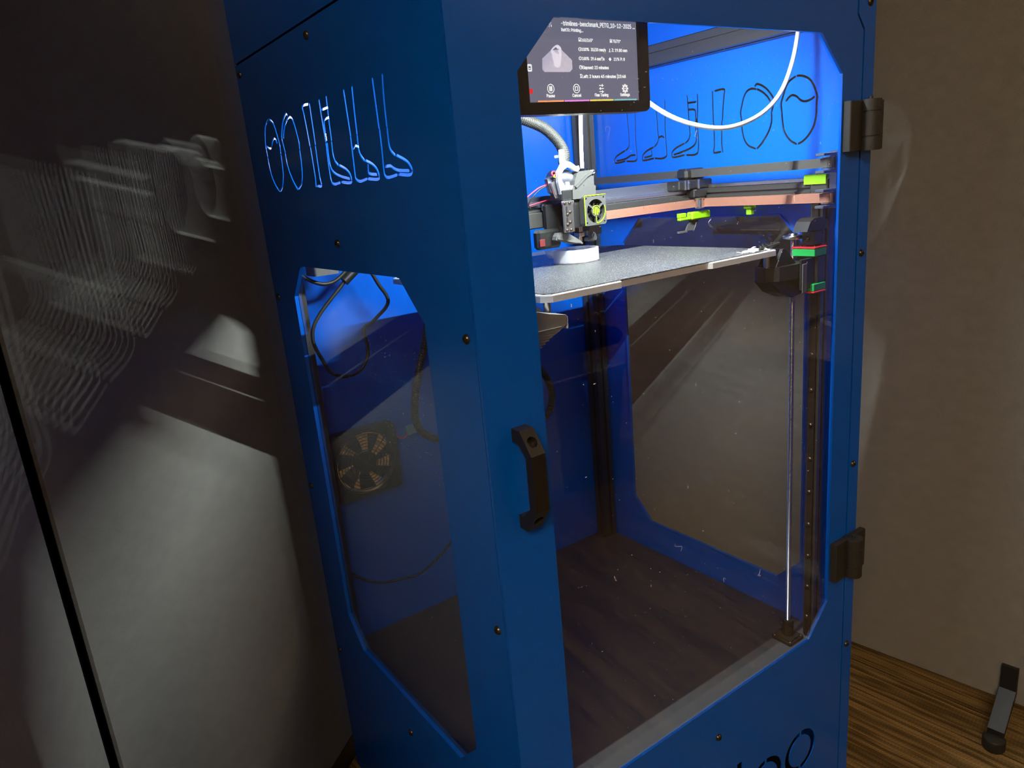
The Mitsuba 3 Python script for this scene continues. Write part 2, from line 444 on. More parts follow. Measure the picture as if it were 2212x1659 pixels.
for side in (0, 1):
    xo, xi = (0.0, 0.0025) if side == 0 else (0.9975, 1.0)
    win = WIN_S if side == 0 else sa.scale(WIN_S, -1, 1, origin=(0.4475, 0))
    outer = sg.box(0.0075 if side == 0 else 0.0045, -1.13, D, 0.7335)
    panel = outer.difference(win).difference(stroke_poly(side == 1))
    ring = win.buffer(0.004, join_style='mitre').difference(win)
    m = cat(extr(panel, 0.0025, 'x', xo), extr(ring, 0.006, 'x', xi if side == 0 else xo - 0.006))
    pk = put(pr, 'side_panel', m, 'blue_paint', label='blue side panel with cut-out outline drawings of feet and legs' if side == 0 else None)
    q = shapely.get_coordinates(win.exterior)[:-1]
    put(pk, 'window_pane', trimesh.Trimesh(np.c_[np.full(8, 0.0080 if side == 0 else 0.992), q], [[0, i, i + 1] for i in range(1, 7)], process=False), 'acrylic')
    if side == 0:
        sd, grains = np.random.default_rng(5), []
        for i in range(150):
            o = trimesh.creation.icosahedron()
            y, z = (0.20 + 0.24 * sd.random(), 0.20 - 0.22 * sd.random() ** 1.2) if i < 95 else (0.18 + 0.5 * sd.random(), 0.1 - 0.7 * sd.random())
            o.vertices = o.vertices * [0.0003, 0.0004 + 0.0006 * sd.random() ** 2, 0.0004 + 0.0008 * sd.random() ** 2] + [0.0087, y, z]
            grains.append(o)
        put(pk, 'dust', cat(*grains), 'dust_grain', kind='stuff', label='specks of dust on the side window')
        for y, z in [(0.0275, r) for r in ROWS] + [(0.456, ROWS[0]), (0.456, 0.3553), (0.456, ROWS[3]), (0.866, ROWS[0]), (0.866, 0.2250), (0.866, -0.2573), (0.866, ROWS[3])]:
            screw(pk, (0, y, z), '-x')
    # upper hood panel above the seam
    put(pr, 'hood_panel', extr(sg.box(0.0075, 0.7375, D, 1.12), 0.0025, 'x', xo), 'blue_paint')

for x0 in (0.0045, 0.990):
    put(pr, 'seam_backing', box(x0, x0 + .0055, 0.012, D - 0.005, 0.725, 0.746), 'black_void')
# small raised clip on the hood seam, near the front
put(pr, 'hood_clip', box(-0.003, 0.0, 0.155, 0.205, 0.7385, 0.7425, 0.0008), 'blue_paint')
back = sg.box(0.0045, -1.13, 0.9955, 1.12).difference(sg.Point(0.151, -0.238).buffer(0.082))
put(pr, 'back_panel', extr(back, 0.004, 'y', D - 0.004), 'blue_paint')
put(pr, 'top_panel', box(0.0, 1.0, 0.0075, D, 1.1205, 1.126), 'blue_paint')
put(pr, 'chamber_floor', box(0.006, 0.994, 0.016, D - 0.006, -0.753, -0.745), 'chamber_floor')
put(pr, 'base_plate', box(0.006, 0.994, 0.016, D - 0.006, -1.13, -1.124), 'black_metal')
for x, y in ((0.06, 0.07), (0.94, 0.07), (0.06, 0.83), (0.94, 0.83)):
    put(pr, 'levelling_foot', lathe([(0, ZF + .0005), (0.030, ZF + .0005), (0.030, ZF + .014), (0.012, ZF + .02), (0.012, -1.131), (0, -1.131)], (x, y, 0), n=20), 'black_rubber', 40)

# front strip beside the hinges and the door with its lettering
strip = sg.Polygon([(0.9395, 1.12), (0.9395, 0.690), (0.9625, 0.664), (0.9625, -1.13), (1.0, -1.13), (1.0, 1.12)])
sk = put(pr, 'front_strip', extr(strip, 0.0025, 'y', 0.0), 'blue_paint')
for z in ROWS:
    screw(sk, (0.9775, 0, z), '-y')
door = sg.Polygon([(0.0, 1.12), (0.9345, 1.12), (0.9345, 0.688), (0.9575, 0.662), (0.9575, -1.13), (0.0, -1.13)])


def ring_letter(cx, cz, rx, rz, tx, tz):
    a = np.linspace(0, 2 * np.pi, 49)[:-1]
    o = sg.Polygon(np.c_[cx + rx * np.cos(a), cz + rz * np.sin(a)])
    i = sg.Polygon(np.c_[cx + (rx - tx) * np.cos(a), cz + (rz - tz) * np.sin(a)])
    return o.difference(i).difference(sg.box(cx - 0.0028, cz - 1, cx + 0.0028, cz + 1))


letters = shapely.union_all([ring_letter(0.793, -0.949, 0.060, 0.056, 0.017, 0.0150), ring_letter(0.660, -0.949, 0.060, 0.056, 0.017, 0.0150), sg.box(0.558, -1.005, 0.575, -0.846)])
door = door.difference(WIN_F).difference(letters)
ring = WIN_F.buffer(0.004, join_style='mitre').difference(WIN_F)
dk = put(pr, 'door', cat(extr(door, 0.0025, 'y', 0.0), extr(ring, 0.003, 'y', 0.0025), box(0.0, 0.0025, 0.0025, 0.0058, -1.13, 1.12)), 'blue_paint', label='blue door with a large clear window')
q = shapely.get_coordinates(WIN_F.exterior)[:-1]
put(dk, 'window_pane', trimesh.Trimesh(np.c_[q[:, 0], np.full(8, 0.0050), q[:, 1]], [[0, i, i + 1] for i in range(1, 7)], process=False), 'acrylic', label='clear door window with dust on it')
screw(dk, (0.4975, 0, ROWS[3]), '-y')
put(pr, 'door_seal', extr(sg.LineString([(.937, 1.115), (.937, .689), (.960, .663), (.960, -1.125)]).buffer(.0065, cap_style='flat', join_style='mitre'), .004, 'y', .0028), 'black_void')
put(pr, 'door_seal', box(0.0035, 0.010, 0.0066, 0.012, -1.12, 1.11), 'black_void')

# dust on the window, brighter where the lamps graze it
dust = []
drng = np.random.default_rng(11)
for i in range(420):
    a, b = drng.random(2)
    x = 0.13 + 0.74 * a
    z = 0.62 - 1.20 * b ** 1.5
    if not WIN_F.buffer(-0.01).contains(sg.Point(x, z)):
        continue
    s = 0.0004 + 0.0007 * drng.random() ** 2
    e = 1 + 2.5 * (drng.random() < 0.12)
    o = trimesh.creation.icosahedron()
    o.vertices = o.vertices * [s * (e if i % 2 else 1), 0.0003, s * (1 if i % 2 else e)] + [x, 0.0057, z]
    dust.append(o)
for k in range(9):                        # lint fibres
    x, z = 0.2 + 0.6 * drng.random(), 0.5 - 0.9 * drng.random()
    w = np.cumsum(drng.normal(0, 0.006, (4, 2)), axis=0)
    dust.append(tube([(x + a, 0.0057, z + b) for a, b in w], 0.00025, 4, 5))
put(dk, 'dust', cat(*dust), 'dust_grain', kind='stuff', label='specks of dust and lint on the door window')

# door handle
hp = sg.Polygon([(0, 0.083), (-0.0205, 0.083), (-0.046, 0.048), (-0.046, -0.043), (-0.0205, -0.080), (0, -0.080), (0, -0.058), (-0.012, -0.058), (-0.031, -0.040), (-0.031, 0.043), (-0.014, 0.062), (0, 0.062)])
hp = hp.buffer(-0.0012).buffer(0.0012, join_style='mitre')
hm = extr(hp, 0.0265, 'x', 0.0435)
man = m3.Manifold(m3.Mesh(np.asarray(hm.vertices, np.float32), np.asarray(hm.faces, np.uint32)))
for zc, sgn in ((0.066, 1), (-0.0625, -1)):
    d = np.array([0, -0.81, 0.59 * sgn])
    c = np.array([0.0568, -0.034, zc])
    cm = trimesh.creation.cylinder(0.0088, 0.026, sections=28)
    cm.apply_transform(trimesh.geometry.align_vectors([0, 0, 1], d))
    cm.apply_translation(c + d * 0.002)
    man = man - m3.Manifold(m3.Mesh(np.asarray(cm.vertices, np.float32), np.asarray(cm.faces, np.uint32)))
put(dk, 'handle', Mf(man), 'black_metal', label='black bridge handle with countersunk screw holes')

# two hinges
for z0, z1 in ((0.435, 0.530), (-0.527, -0.432)):
    leaf = extr(sg.Polygon([(0.8955, -0.0002), (0.8955, -0.0145), (0.897, -0.016), (0.940, -0.016), (0.945, -0.0002)]), z1 - z0, 'z', z0)
    body = cat(leaf, extr(sg.Polygon([(0.972, -0.0002), (0.972, -0.014), (1.018, -0.014), (1.018, -0.0002)]), z1 - z0, 'z', z0))
    g = 0.0015
    h3 = (z1 - z0)
    prof = [(0, z0 - .001), (.0200, z0 - .001), (.0205, z0)]
    for c in (0.27, 0.77):
        zc = z0 + c * h3
        prof += [(.0205, zc - g), (.0188, zc - g * .6), (.0188, zc + g * .6), (.0205, zc + g)]
    prof += [(.0205, z1), (.0200, z1 + .001), (0, z1 + .001)]
    put(dk, 'hinge', cat(body, lathe(prof, (0.957, -0.0205, 0), n=28), cyl((0.957, -0.0205, z1 + .001), 0.004, 0.006)), 'hinge_black', 30, label='black block hinge')

# ---------------------------------------------------------------- frame


def extrusion(x0, x1, y0, y1, z0, z1, ax):
    """slotted aluminium profile"""
    lo, hi = [x0, y0, z0], [x1, y1, z1]
    i = 'xyz'.index(ax)
    a, b = [k for k in range(3) if k != i]
    sq = sg.box(lo[a], lo[b], hi[a], hi[b])
    w, h = hi[a] - lo[a], hi[b] - lo[b]
    ca, cb = (lo[a] + hi[a]) / 2, (lo[b] + hi[b]) / 2
    s, d = min(w, h) * 0.14, min(w, h) * 0.2
    for r in (sg.box(ca - s, lo[b], ca + s, lo[b] + d), sg.box(ca - s, hi[b] - d, ca + s, hi[b]), sg.box(lo[a], cb - s, lo[a] + d, cb + s), sg.box(hi[a] - d, cb - s, hi[a], cb + s)):
        sq = sq.difference(r)
    return extr(sq, hi[i] - lo[i], ax, lo[i])


for x0, x1, y0, y1, z1 in ((0.950, 0.978, 0.074, 0.102, 0.348), (0.022, 0.050, 0.074, 0.102, 0.348), (0.945, 0.990, 0.838, 0.883, 0.688), (0.010, 0.055, 0.838, 0.883, 0.688)):
    put(pr, 'frame_post', extrusion(x0, x1, y0, y1, -0.7445, z1, 'z'), 'anodised')
for x0, x1 in ((0.942, 0.990), (0.010, 0.058)):
    put(pr, 'frame_beam', extrusion(x0, x1, 0.030, 0.883, 0.689, 0.735, 'y'), 'anodised')
put(pr, 'frame_beam', extrusion(0.059, 0.941, 0.062, 0.092, 0.694, 0.735, 'x'), 'anodised')
put(pr, 'frame_beam', extrusion(0.059, 0.941, 0.838, 0.883, 0.690, 0.735, 'x'), 'anodised')
for x0, x1 in ((0.946, 0.974), (0.026, 0.054)):
    bk = put(pr, 'motion_beam', extrusion(x0, x1, 0.1025, 0.8375, 0.349, 0.3785, 'y'), 'anodised')
    put(bk, 'rail', box(x0 + .006, x0 + .022, 0.104, 0.836, 0.379, 0.388, 0.001), 'aluminium')
put(pr, 'motion_beam_end', box(0.944, 0.974, 0.0615, 0.1018, 0.349, 0.386, 0.002), 'anodised')

# vertical rails with screws, on the right and left front posts
for sx in (1, -1):
    X = (lambda a: a) if sx == 1 else (lambda a: 1 - a)
    b0, b1 = sorted((X(0.9432), X(0.9498)))
    rk = put(pr, 'linear_rail', box(b0, b1, 0.080, 0.096, -0.742, 0.335, 0.001), 'black_metal')
    for i in range(9):
        screw(rk, (X(0.9432), 0.088, -0.003 - 0.0855 * i), '-x' if sx == 1 else 'x', 0.75)

# front idler bracket on the right with belts
ib = put(pr, 'idler_bracket', cat(box(0.946, 0.985, 0.0395, 0.0605, 0.320, 0.440, 0.003), box(0.900, 0.947, 0.042, 0.062, 0.431, 0.437, 0.001), box(0.900, 0.947, 0.042, 0.062, 0.396, 0.402, 0.001),
                                  box(0.900, 0.947, 0.042, 0.062, 0.358, 0.364, 0.001), box(0.900, 0.947, 0.042, 0.062, 0.325, 0.331, 0.001)), 'slate_metal', label='dark metal idler bracket')
put(ib, 'lime_block', extr(sg.Polygon([(0.940, 0.374), (0.951, 0.374), (0.951, 0.3945), (0.943, 0.3945), (0.940, 0.391)]), 0.052, 'y', 0.0625), 'lime_print', label='lime green printed block')
for z in (0.4165, 0.3455):
    put(ib, 'pulley', lathe([(0, z - .0125), (.0125, z - .0125), (.0125, z - .0105), (.0098, z - .0095), (.0098, z + .0095), (.0125, z + .0105), (.0125, z + .0125), (0, z + .0125)], (0.930, 0.052, 0), n=24), 'steel', 40)
    screw(ib, (0.957, 0.039, z + 0.002), '-y', 0.8)


def belt(pts, z, hgt, th=0.0022):
    pl = sg.LineString(pts).buffer(th / 2, cap_style='flat', join_style='round')
    return extr(pl, hgt, 'z', z - hgt / 2)


a = np.linspace(-np.pi, 0, 9)
loop = [(0.930 + 0.0112 * np.cos(t), 0.052 + 0.0112 * np.sin(t)) for t in a]
put(pr, 'belt', belt([(0.9188, 0.80)] + loop + [(0.9412, 0.80)], 0.4165, 0.019), 'grey_belt')
put(pr, 'belt', belt([(0.600, 0.3905), (0.905, 0.3905), (0.917, 0.380)] + loop + [(0.9412, 0.80)], 0.3455, 0.019), 'copper_belt', label='copper coloured toothed belt')
put(pr, 'back_idler', cat(cyl((0.930, 0.806, 0.395), 0.013, 0.045), cyl((0.930, 0.806, 0.44), 0.004, 0.014), extr(sg.Polygon([(0.905, 0.785), (0.9445, 0.785), (0.9445, 0.835), (0.90, 0.815)]), 0.006, 'z', 0.441), box(0.932, 0.9448, 0.79, 0.83, 0.30, 0.40)), 'black_plastic', 30)

# gantry across the chamber
gk = put(pr, 'gantry', cat(box(0.055, 0.905, 0.402, 0.431, 0.336, 0.369, 0.002)), 'anodised', label='dark aluminium beam carrying the tool head')
put(gk, 'rail', box(0.060, 0.90, 0.409, 0.424, 0.3695, 0.378, 0.001), 'aluminium')
put(gk, 'rail_backing', box(0.060, 0.86, 0.424, 0.4275, 0.378, 0.401, 0.0005), 'slate_metal')
for sx in (1, -1):
    X = (lambda a, b: (a, b)) if sx == 1 else (lambda a, b: (1 - b, 1 - a))
    jk = put(pr, 'gantry_joint', cat(box(*X(0.846, 0.966), 0.385, 0.445, 0.3795, 0.402, 0.003), box(*X(0.896, 0.9445), 0.383, 0.445, 0.3585, 0.3792, 0.003), box(*X(0.900, 0.972), 0.41, 0.445, 0.4025, 0.429, 0.006)), 'black_plastic')
    for xx in (0.866, 0.876, 0.913):
        put(jk, 'pin', cyl(((xx if sx == 1 else 1 - xx), 0.3835, 0.380), 0.0032, 0.022, n=12), 'steel', 40)
    put(jk, 'pulley', lathe([(0, .333), (.0118, .333), (.0118, .335), (.0098, .337), (.0098, .354), (.0125, .356), (.0125, .358), (0, .358)], ((0.909 if sx == 1 else 0.091), 0.378, 0), n=24), 'steel', 40)
ek = put(pr, 'endstop_bracket', cat(box(0.882, 0.950, 0.378, 0.398, 0.307, 0.326, 0.003), box(0.846, 0.883, 0.384, 0.396, 0.308, 0.3155, 0.002), box(0.846, 0.868, 0.384, 0.396, 0.3155, 0.326, 0.001)), 'lime_print', label='lime green printed end stop bracket')
put(ek, 'tab', cat(extr(sg.Polygon([(0.889, 0.3065), (0.922, 0.3065), (0.905, 0.282), (0.874, 0.282)]), 0.004, 'y', 0.392), box(0.846, 0.877, 0.39, 0.397, 0.2775, 0.283, 0.001)), 'grey_print', label='bent clear grey tab')
solo_k = put(pr, 'belt_clip', cat(box(0.925, 0.945, 0.24, 0.262, 0.327, 0.336, 0.002), box(0.93, 0.942, 0.244, 0.258, 0.313, 0.327, 0.001)), 'lime_print')

# lead screws with couplers and motor plates
for sx in (1, -1):
    cx = 0.905 if sx == 1 else 0.095
    prof = [(0, -0.70)]
    z = -0.70
    while z < 0.262:
        prof += [(0.0046, z), (0.0062, z + 0.0013), (0.0046, z + 0.0026)]
        z += 0.0028
    prof += [(0.0046, z), (0.0046, 0.270), (0, 0.270)]
    lk = put(pr, 'lead_screw', lathe(prof, (cx, 0.115, 0), n=14), 'steel', 25)
    put(lk, 'cap', lathe([(0, .262), (.0205, .262), (.0222, .264), (.0222, .268), (.0205, .270), (.011, .2705), (.009, .274), (0, .274)], (cx, 0.115, 0), n=32), 'steel', 40)
    put(lk, 'coupler', lathe([(0, -.735), (.0130, -.735), (.0138, -.733), (.0138, -.692), (.0130, -.690), (0, -.690)], (cx, 0.115, 0), n=28), 'black_metal', 40)
    mk = put(pr, 'screw_motor', cat(extr(rrect(cx - .028, cx + .028, .087, .143, .004), 0.008, 'z', -0.7448), extr(sg.box(cx - .023, .092, cx + .023, .138), 0.004, 'z', -0.7368)), 'black_metal', label='square motor flange with four screws')
    for a in (-1, 1):
        for b in (-1, 1):
            screw(mk, (cx + a * .0225, .115 + b * .0225, -0.7367), 'z', 0.6)

# print bed
bed_poly = sg.Polygon([(.205, .083), (.36, .083), (.366, .0905), (.596, .0905), (.602, .083), (.800, .083), (.810, .093), (.810, .560), (.665, .700), (.250, .700), (.190, .640), (.190, .098)])
sheet_poly = sg.Polygon([(.210, .0895), (.792, .0895), (.801, .098), (.801, .556), (.660, .692), (.254, .692), (.199, .637), (.199, .100)])
bed = put(pr, 'print_bed', cat(extr(bed_poly, 0.011, 'z', 0.2400), extr(bed_poly.buffer(-0.0015), 0.0012, 'z', 0.2510)), 'bed_aluminium', label='aluminium bed plate')
put(bed, 'build_sheet', extr(sheet_poly, 0.0016, 'z', 0.2523), 'textured_sheet', label='dark sparkling textured build sheet')
bt = np.random.default_rng(3)
scrap = [tube([(x, y, z) for x, y, z in np.cumsum(np.vstack([[0.735 + 0.05 * bt.random(), 0.100 + .02 * bt.random(), 0.2552], bt.normal(0, 0.006, (5, 3)) * [1.6, 0.8, 0.25]]), axis=0)], 0.0010, 5, 4) for _ in range(14)]
put(bed, 'brush_strip', cat(tube([(0.770, 0.100, 0.2575), (0.795, 0.094, 0.2595), (0.822, 0.092, 0.2625)], 0.0040, 8, 5), *[tube([(x, 0.0965, 0.2588), (x + bt.normal(0, .002), 0.0965 + bt.normal(0, .004), 0.2588 + .0065 * abs(bt.normal(.8, .3)))], 0.0006, 4, 0) for x in np.linspace(.77, .82, 70)]), 'black_rubber', label='dark bristle strip')
put(bed, 'plastic_scraps', cat(*scrap), 'ptfe', kind='stuff', label='thin wiped scraps of white plastic')
for x, y in ((0.796, 0.103), (0.207, 0.103)):
    put(bed, 'standoff', lathe([(0, .19), (.0088, .19), (.0088, .200), (.0064, .202), (.0064, .2395), (0, .2395)], (x, y, 0), n=20), 'steel', 40)

# right bed arm (black) and its carriage
arm = cat(extr(sg.Polygon([(0.782, .095), (0.806, .078), (0.86, .070), (0.925, .070), (0.940, .082), (0.940, .135), (0.87, .150), (0.80, .135), (0.782, .115)]), 0.030, 'z', 0.185),
          extr(sg.Polygon([(0.800, .2155), (0.822, .2505), (0.832, .2505), (0.868, .2155)]), 0.045, 'y', 0.082),
          extr(sg.Polygon([(0.82, .158), (0.86, .142), (0.93, .150), (0.936, .1845), (0.79, .1845)]), 0.045, 'y', 0.085))
ak = put(pr, 'bed_arm', arm, 'dark_print', label='black printed arm holding the right front corner of the bed')
for x in (0.836, 0.850):
    screw(ak, (x, 0.094, 0.2505 - (x - 0.832) * .97), 'z', 0.7)
put(ak, 'grey_strip', box(0.864, 0.880, 0.0625, 0.0645, 0.152, 0.214, 0.0008), 'mid_print')
put(ak, 'front_plate', cat(box(0.862, 0.940, 0.065, 0.0695, 0.158, 0.2235, 0.001)), 'dark_print')
for z0, hi in ((0.225, True), (0.150, False)):
    ck = put(pr, 'rail_carriage', box(0.898, 0.943, 0.058, 0.112, z0, z0 + 0.0165, 0.0015), 'green_cap', label='green end cap of a rail carriage')
    put(ck, 'seal', box(0.897, 0.943, 0.057, 0.113, *((z0 + 0.0167, z0 + 0.0205) if hi else (z0 - 0.004, z0 - 0.0002)), 0.001), 'red_cap', label='red seal')
    if hi:
        for a, b in ((0.915, 0.068), (0.915, 0.102), (0.932, 0.085)):
            screw(ck, (a, b, z0 + 0.0205), 'z', 0.5)
put(pr, 'carriage_body', box(0.912, 0.9428, 0.060, 0.110, 0.1668, 0.2248, 0.002), 'black_metal')
uk = put(pr, 'upper_bracket', cat(extr(sg.Polygon([(0.876, 0.280), (0.888, 0.300), (0.902, 0.306), (0.938, 0.306), (0.948, 0.300), (0.949, 0.280)]), 0.034, 'y', 0.062), box(0.905, 0.9425, 0.066, 0.095, 0.2475, 0.2798, 0.003)), 'dark_print', label='black printed bracket above the rail carriage')
screw(uk, (0.905, 0.080, 0.262), '-x', 0.8)
# left bed arm, seen lit under the bed
lk = put(pr, 'bed_arm', cat(extr(sg.Polygon([(0.080, 0.236), (0.150, 0.236), (0.172, 0.229), (0.2085, 0.2215), (0.2085, 0.2085), (0.195, 0.2000), (0.135, 0.174), (0.080, 0.160)]), 0.060, 'y', 0.053), extr(sg.Polygon([(0.090, 0.2362), (0.160, 0.2362), (0.145, 0.250), (0.090, 0.254)]), 0.030, 'y', 0.056)), 'light_print', label='light grey printed arm with layer lines under the left front corner of the bed')
put(lk, 'layer_ridges', cat(*[box(0.10, 0.152 + 0.0072 * i, 0.0512, 0.0529, 0.178 + 0.0042 * i, 0.1800 + 0.0042 * i) for i in range(7)]), 'light_print', kind='stuff', label='printed layer ridges')
put(lk, 'clip', box(0.2088, 0.2125, 0.056, 0.095, 0.198, 0.2185, 0.001), 'white_plastic')

# tool head
th = put(pr, 'tool_head', cat(box(0.440, 0.560, 0.385, 0.4008, 0.318, 0.384, 0.003), box(0.480, 0.512, 0.352, 0.385, 0.330, 0.392, 0.003), box(0.452, 0.4802, 0.345, 0.385, 0.389, 0.411, 0.002)), 'dark_print', label='black carriage body of the tool head')
gear = sg.Polygon([(.4808, .3900), (.4816, .4118), (.4856, .4169), (.4872, .4276), (.4936, .4388), (.5026, .4453), (.5322, .4456), (.5372, .4462), (.5432, .4427), (.5421, .4373), (.5411, .4154), (.5459, .4123), (.5443, .3922), (.5092, .3900)])
put(th, 'gearbox', extr(gear, 0.022, 'y', 0.345), 'grey_print', 25, label='grey printed extruder gearbox')
put(th, 'gear_arm', cat(extr(sg.LineString([(.490, .4150), (.520, .4345), (.534, .4400)]).buffer(.0022), 0.004, 'y', 0.3408), extr(sg.LineString([(.4945, .4400), (.4885, .4280), (.4860, .4175)]).buffer(.0011), 0.002, 'y', 0.3430)), 'grey_print')
put(th, 'bolt', lathe([(0, 0), (.005, 0), (.005, .003), (.003, .004), (.003, .002), (0, .002)], (0.5388, 0.3448, 0.4415), '-y', 16), 'steel', 35)
put(th, 'extruder_motor', cat(cyl((0.452, 0.374, 0.430), 0.0215, 0.040, 'x', 36), cyl((0.447, 0.374, 0.430), 0.016, 0.005, 'x', 30)), 'slate_metal', 35, label='round dark extruder motor')
put(th, 'motor_label', box(0.470, 0.480, 0.3515, 0.3535, 0.420, 0.4265, 0.0005), 'white_plastic')
loop_out = sg.Polygon([(.4536, .4008), (.4477, .4271), (.4483, .4465), (.4603, .4616), (.4701, .4659), (.4796, .4649), (.4887, .4599), (.4967, .4541), (.5029, .4555), (.5048, .4500), (.4996, .4458), (.4914, .4490), (.4812, .4559), (.4716, .4561), (.4618, .4518), (.4551, .4434), (.4551, .4302), (.4612, .4190), (.4898, .4168), (.4907, .4131), (.4845, .4109), (.4581, .4121), (.4581, .4049)])
put(th, 'cable_bracket', extr(loop_out.buffer(0.0012), 0.008, 'y', 0.347), 'white_plastic', 30, label='cream white printed cable bracket')
put(th, 'cable_arm', cat(box(0.474, 0.4855, 0.3665, 0.376, 0.462, 0.492, 0.002), box(0.466, 0.488, 0.3765, 0.380, 0.476, 0.481, 0.001)), 'white_plastic')
put(th, 'mount_plate', cat(extr(rrect(.4490, .4735, .3250, .3860, .003).difference(shapely.union_all([sg.LineString([(.4575, .3455), (.4575, .354)]).buffer(.0020), sg.LineString([(.4575, .364), (.4575, .376)]).buffer(.0020)])), 0.004, 'y', 0.3395), box(0.4736, 0.4760, 0.3395, 0.365, 0.3255, 0.382, 0.0005), box(0.452, 0.480, 0.3400, 0.350, 0.3815, 0.3885, 0.001)), 'aluminium', label='slotted bright metal mounting plate')
for x, z in ((.4535, .3842), (.4660, .3838), (.4658, .3655), (.4590, .3610), (.4650, .3450), (.4580, .3405), (.4555, .3290), (.4660, .3290)):
    screw('printer__tool_head', (x, 0.3393, z), '-y', 0.45)
fan = rrect(.502, .5625, .3325, .3945, .006)
hub = sg.Point(.5335, .3615).buffer(.0115)
opening = sg.Point(.5335, .3615).buffer(.0245).difference(hub)
spokes = shapely.union_all([sg.LineString([(.5335, .3615), (.5335 + .026 * math.cos(t), .3615 + .026 * math.sin(t))]).buffer(.0017) for t in (-1.57, .62, 2.5)])
holes = shapely.union_all([sg.Point(x, z).buffer(.002) for x in (.508, .5565) for z in (.3385, .3885)])
fk = put(th, 'fan', cat(extr(fan.difference(opening.difference(spokes)).difference(holes), 0.004, 'y', 0.335), extr(fan.difference(sg.Point(.5335, .3615).buffer(.0255)), 0.012, 'y', 0.3392),
                        box(0.503, 0.5615, 0.3545, 0.384, 0.3335, 0.3935, 0.003)), 'grey_print', label='grey square fan cover with lime green edging')
blades = cat(*[extr(sa.rotate(sg.Polygon([(.5455, .3605), (.5575, .3585), (.5575, .3655), (.5455, .3640)]), 40 * i, origin=(.5335, .3615)), 0.006, 'y', 0.343) for i in range(9)], cyl((.5335, 0.351, .3615), 0.012, 0.009, '-y', 24))
put(th, 'fan_blades', blades, 'black_plastic')
bars = [sg.box(.5335 + x - .0014, .3615 - h, .5335 + x + .0014, .3615 + h) for x, h in ((-.0072, .0042), (-.0024, .0082), (.0024, .0082), (.0072, .0040))]
edge = shapely.union_all([sg.box(.5025, .3935, .5610, .3953), sg.box(.5015, .3335, .5033, .3935), sg.Point(.5335, .3615).buffer(.0262).difference(sg.Point(.5335, .3615).buffer(.0245)).intersection(sg.box(.5335, .33, .57, .372)),
                          sg.Point(.5335, .3615).buffer(.0120).difference(sg.Point(.5335, .3615).buffer(.0106)).intersection(sg.box(.52, .3665, .548, .38)), sg.box(.5329, .336, .5341, .3505)] + bars)
put(th, 'lime_trim', extr(edge, 0.0012, 'y', 0.3337), 'lime_print', label='lime green emblem bars and edging')
put(th, 'heat_block', cat(box(0.5185, 0.5330, 0.375, 0.3945, 0.3085, 0.3175, 0.001), box(0.521, 0.531, 0.378, 0.392, 0.3177, 0.334, 0.001)), 'brass', label='copper coloured heater block')
put(th, 'nozzle', lathe([(0, .2925), (.0012, .2925), (.0045, .298), (.0060, .298), (.0060, .3083), (0, .3083)], (0.5265, 0.385, 0), n=18), 'brass', 40)
def blade(pts, y0, h):
    p = sg.Polygon(pts)
    q = p.buffer(-0.0028, join_style='round')
    return trimesh.util.concatenate([extr(p.buffer(-0.0004), h - 0.006, 'y', y0 + 0.003), extr(q, h, 'y', y0)])


put(th, 'air_duct', blade([(.4374, .3114), (.4399, .3185), (.4459, .3252), (.4568, .3251), (.4688, .3227), (.4818, .3165), (.4948, .3094), (.5055, .3025), (.5114, .2970), (.5099, .2943), (.4887, .2969), (.4730, .3007), (.4611, .3049), (.4491, .3072), (.4420, .3090)], 0.354, 0.020), 'mid_print', label='crescent shaped grey air duct')
put(th, 'air_duct', blade([(.5386, .3042), (.5504, .3058), (.5564, .3167), (.5626, .3121), (.5659, .3030), (.5640, .2964), (.5547, .2946), (.5379, .2966)], 0.370, 0.018), 'mid_print')
put(th, 'side_blower', cat(box(0.406, 0.470, 0.376, 0.398, 0.293, 0.334, 0.006)), 'black_plastic', 30)
put(th, 'blower_label', box(0.4085, 0.4225, 0.3745, 0.3758, 0.3000, 0.3150, 0.0005), 'dark_red')
put(th, 'control_board', extr(sg.Polygon([(.4330, .4353), (.4500, .4430), (.4560, .4330), (.4500, .4030), (.4400, .4080)]), 0.010, 'y', 0.366), 'slate_metal')
put(th, 'board_housing', extr(sg.Polygon([(.4369, .4267), (.4453, .4296), (.4523, .4282), (.4600, .3968), (.4493, .3957), (.4444, .4064)]), 0.006, 'y', 0.3585), 'aluminium')
put(th, 'rail_block', cat(box(0.392, 0.476, 0.4035, 0.424, 0.3785, 0.391, 0.001), box(0.440, 0.452, 0.398, 0.403, 0.372, 0.392, 0.001)), 'slate_metal')
put(th, 'status_lamp', cat(box(0.464, 0.474, 0.3645, 0.369, 0.446, 0.452, 0.001), box(0.468, 0.474, 0.363, 0.367, 0.428, 0.434, 0.001)), 'lime_print', label='glowing green status lamp', emitter=emit((0.05, 1.0, 0.12), 5.0, 0.05))
put(th, 'wire', tube([(0.380, 0.385, 0.396), (0.397, 0.382, 0.407), (0.418, 0.378, 0.419), (0.436, 0.374, 0.424)], 0.0016, 8), 'red_wire', True, label='red wire')
put(th, 'wire', tube([(0.405, 0.392, 0.378), (0.397, 0.388, 0.388), (0.404, 0.382, 0.402), (0.420, 0.378, 0.415), (0.436, 0.374, 0.422)], 0.0013, 8), 'black_rubber', True)
put(th, 'wire', tube([(0.370, 0.396, 0.381), (0.400, 0.396, 0.385), (0.440, 0.394, 0.391), (0.462, 0.388, 0.396)], 0.0015, 8), 'red_wire', True, label='red wire')
put(th, 'wire', tube([(0.470, 0.366, 0.436), (0.452, 0.360, 0.438), (0.441, 0.359, 0.443), (0.444, 0.361, 0.449), (0.460, 0.366, 0.446)], 0.0020, 8), 'red_wire', True)
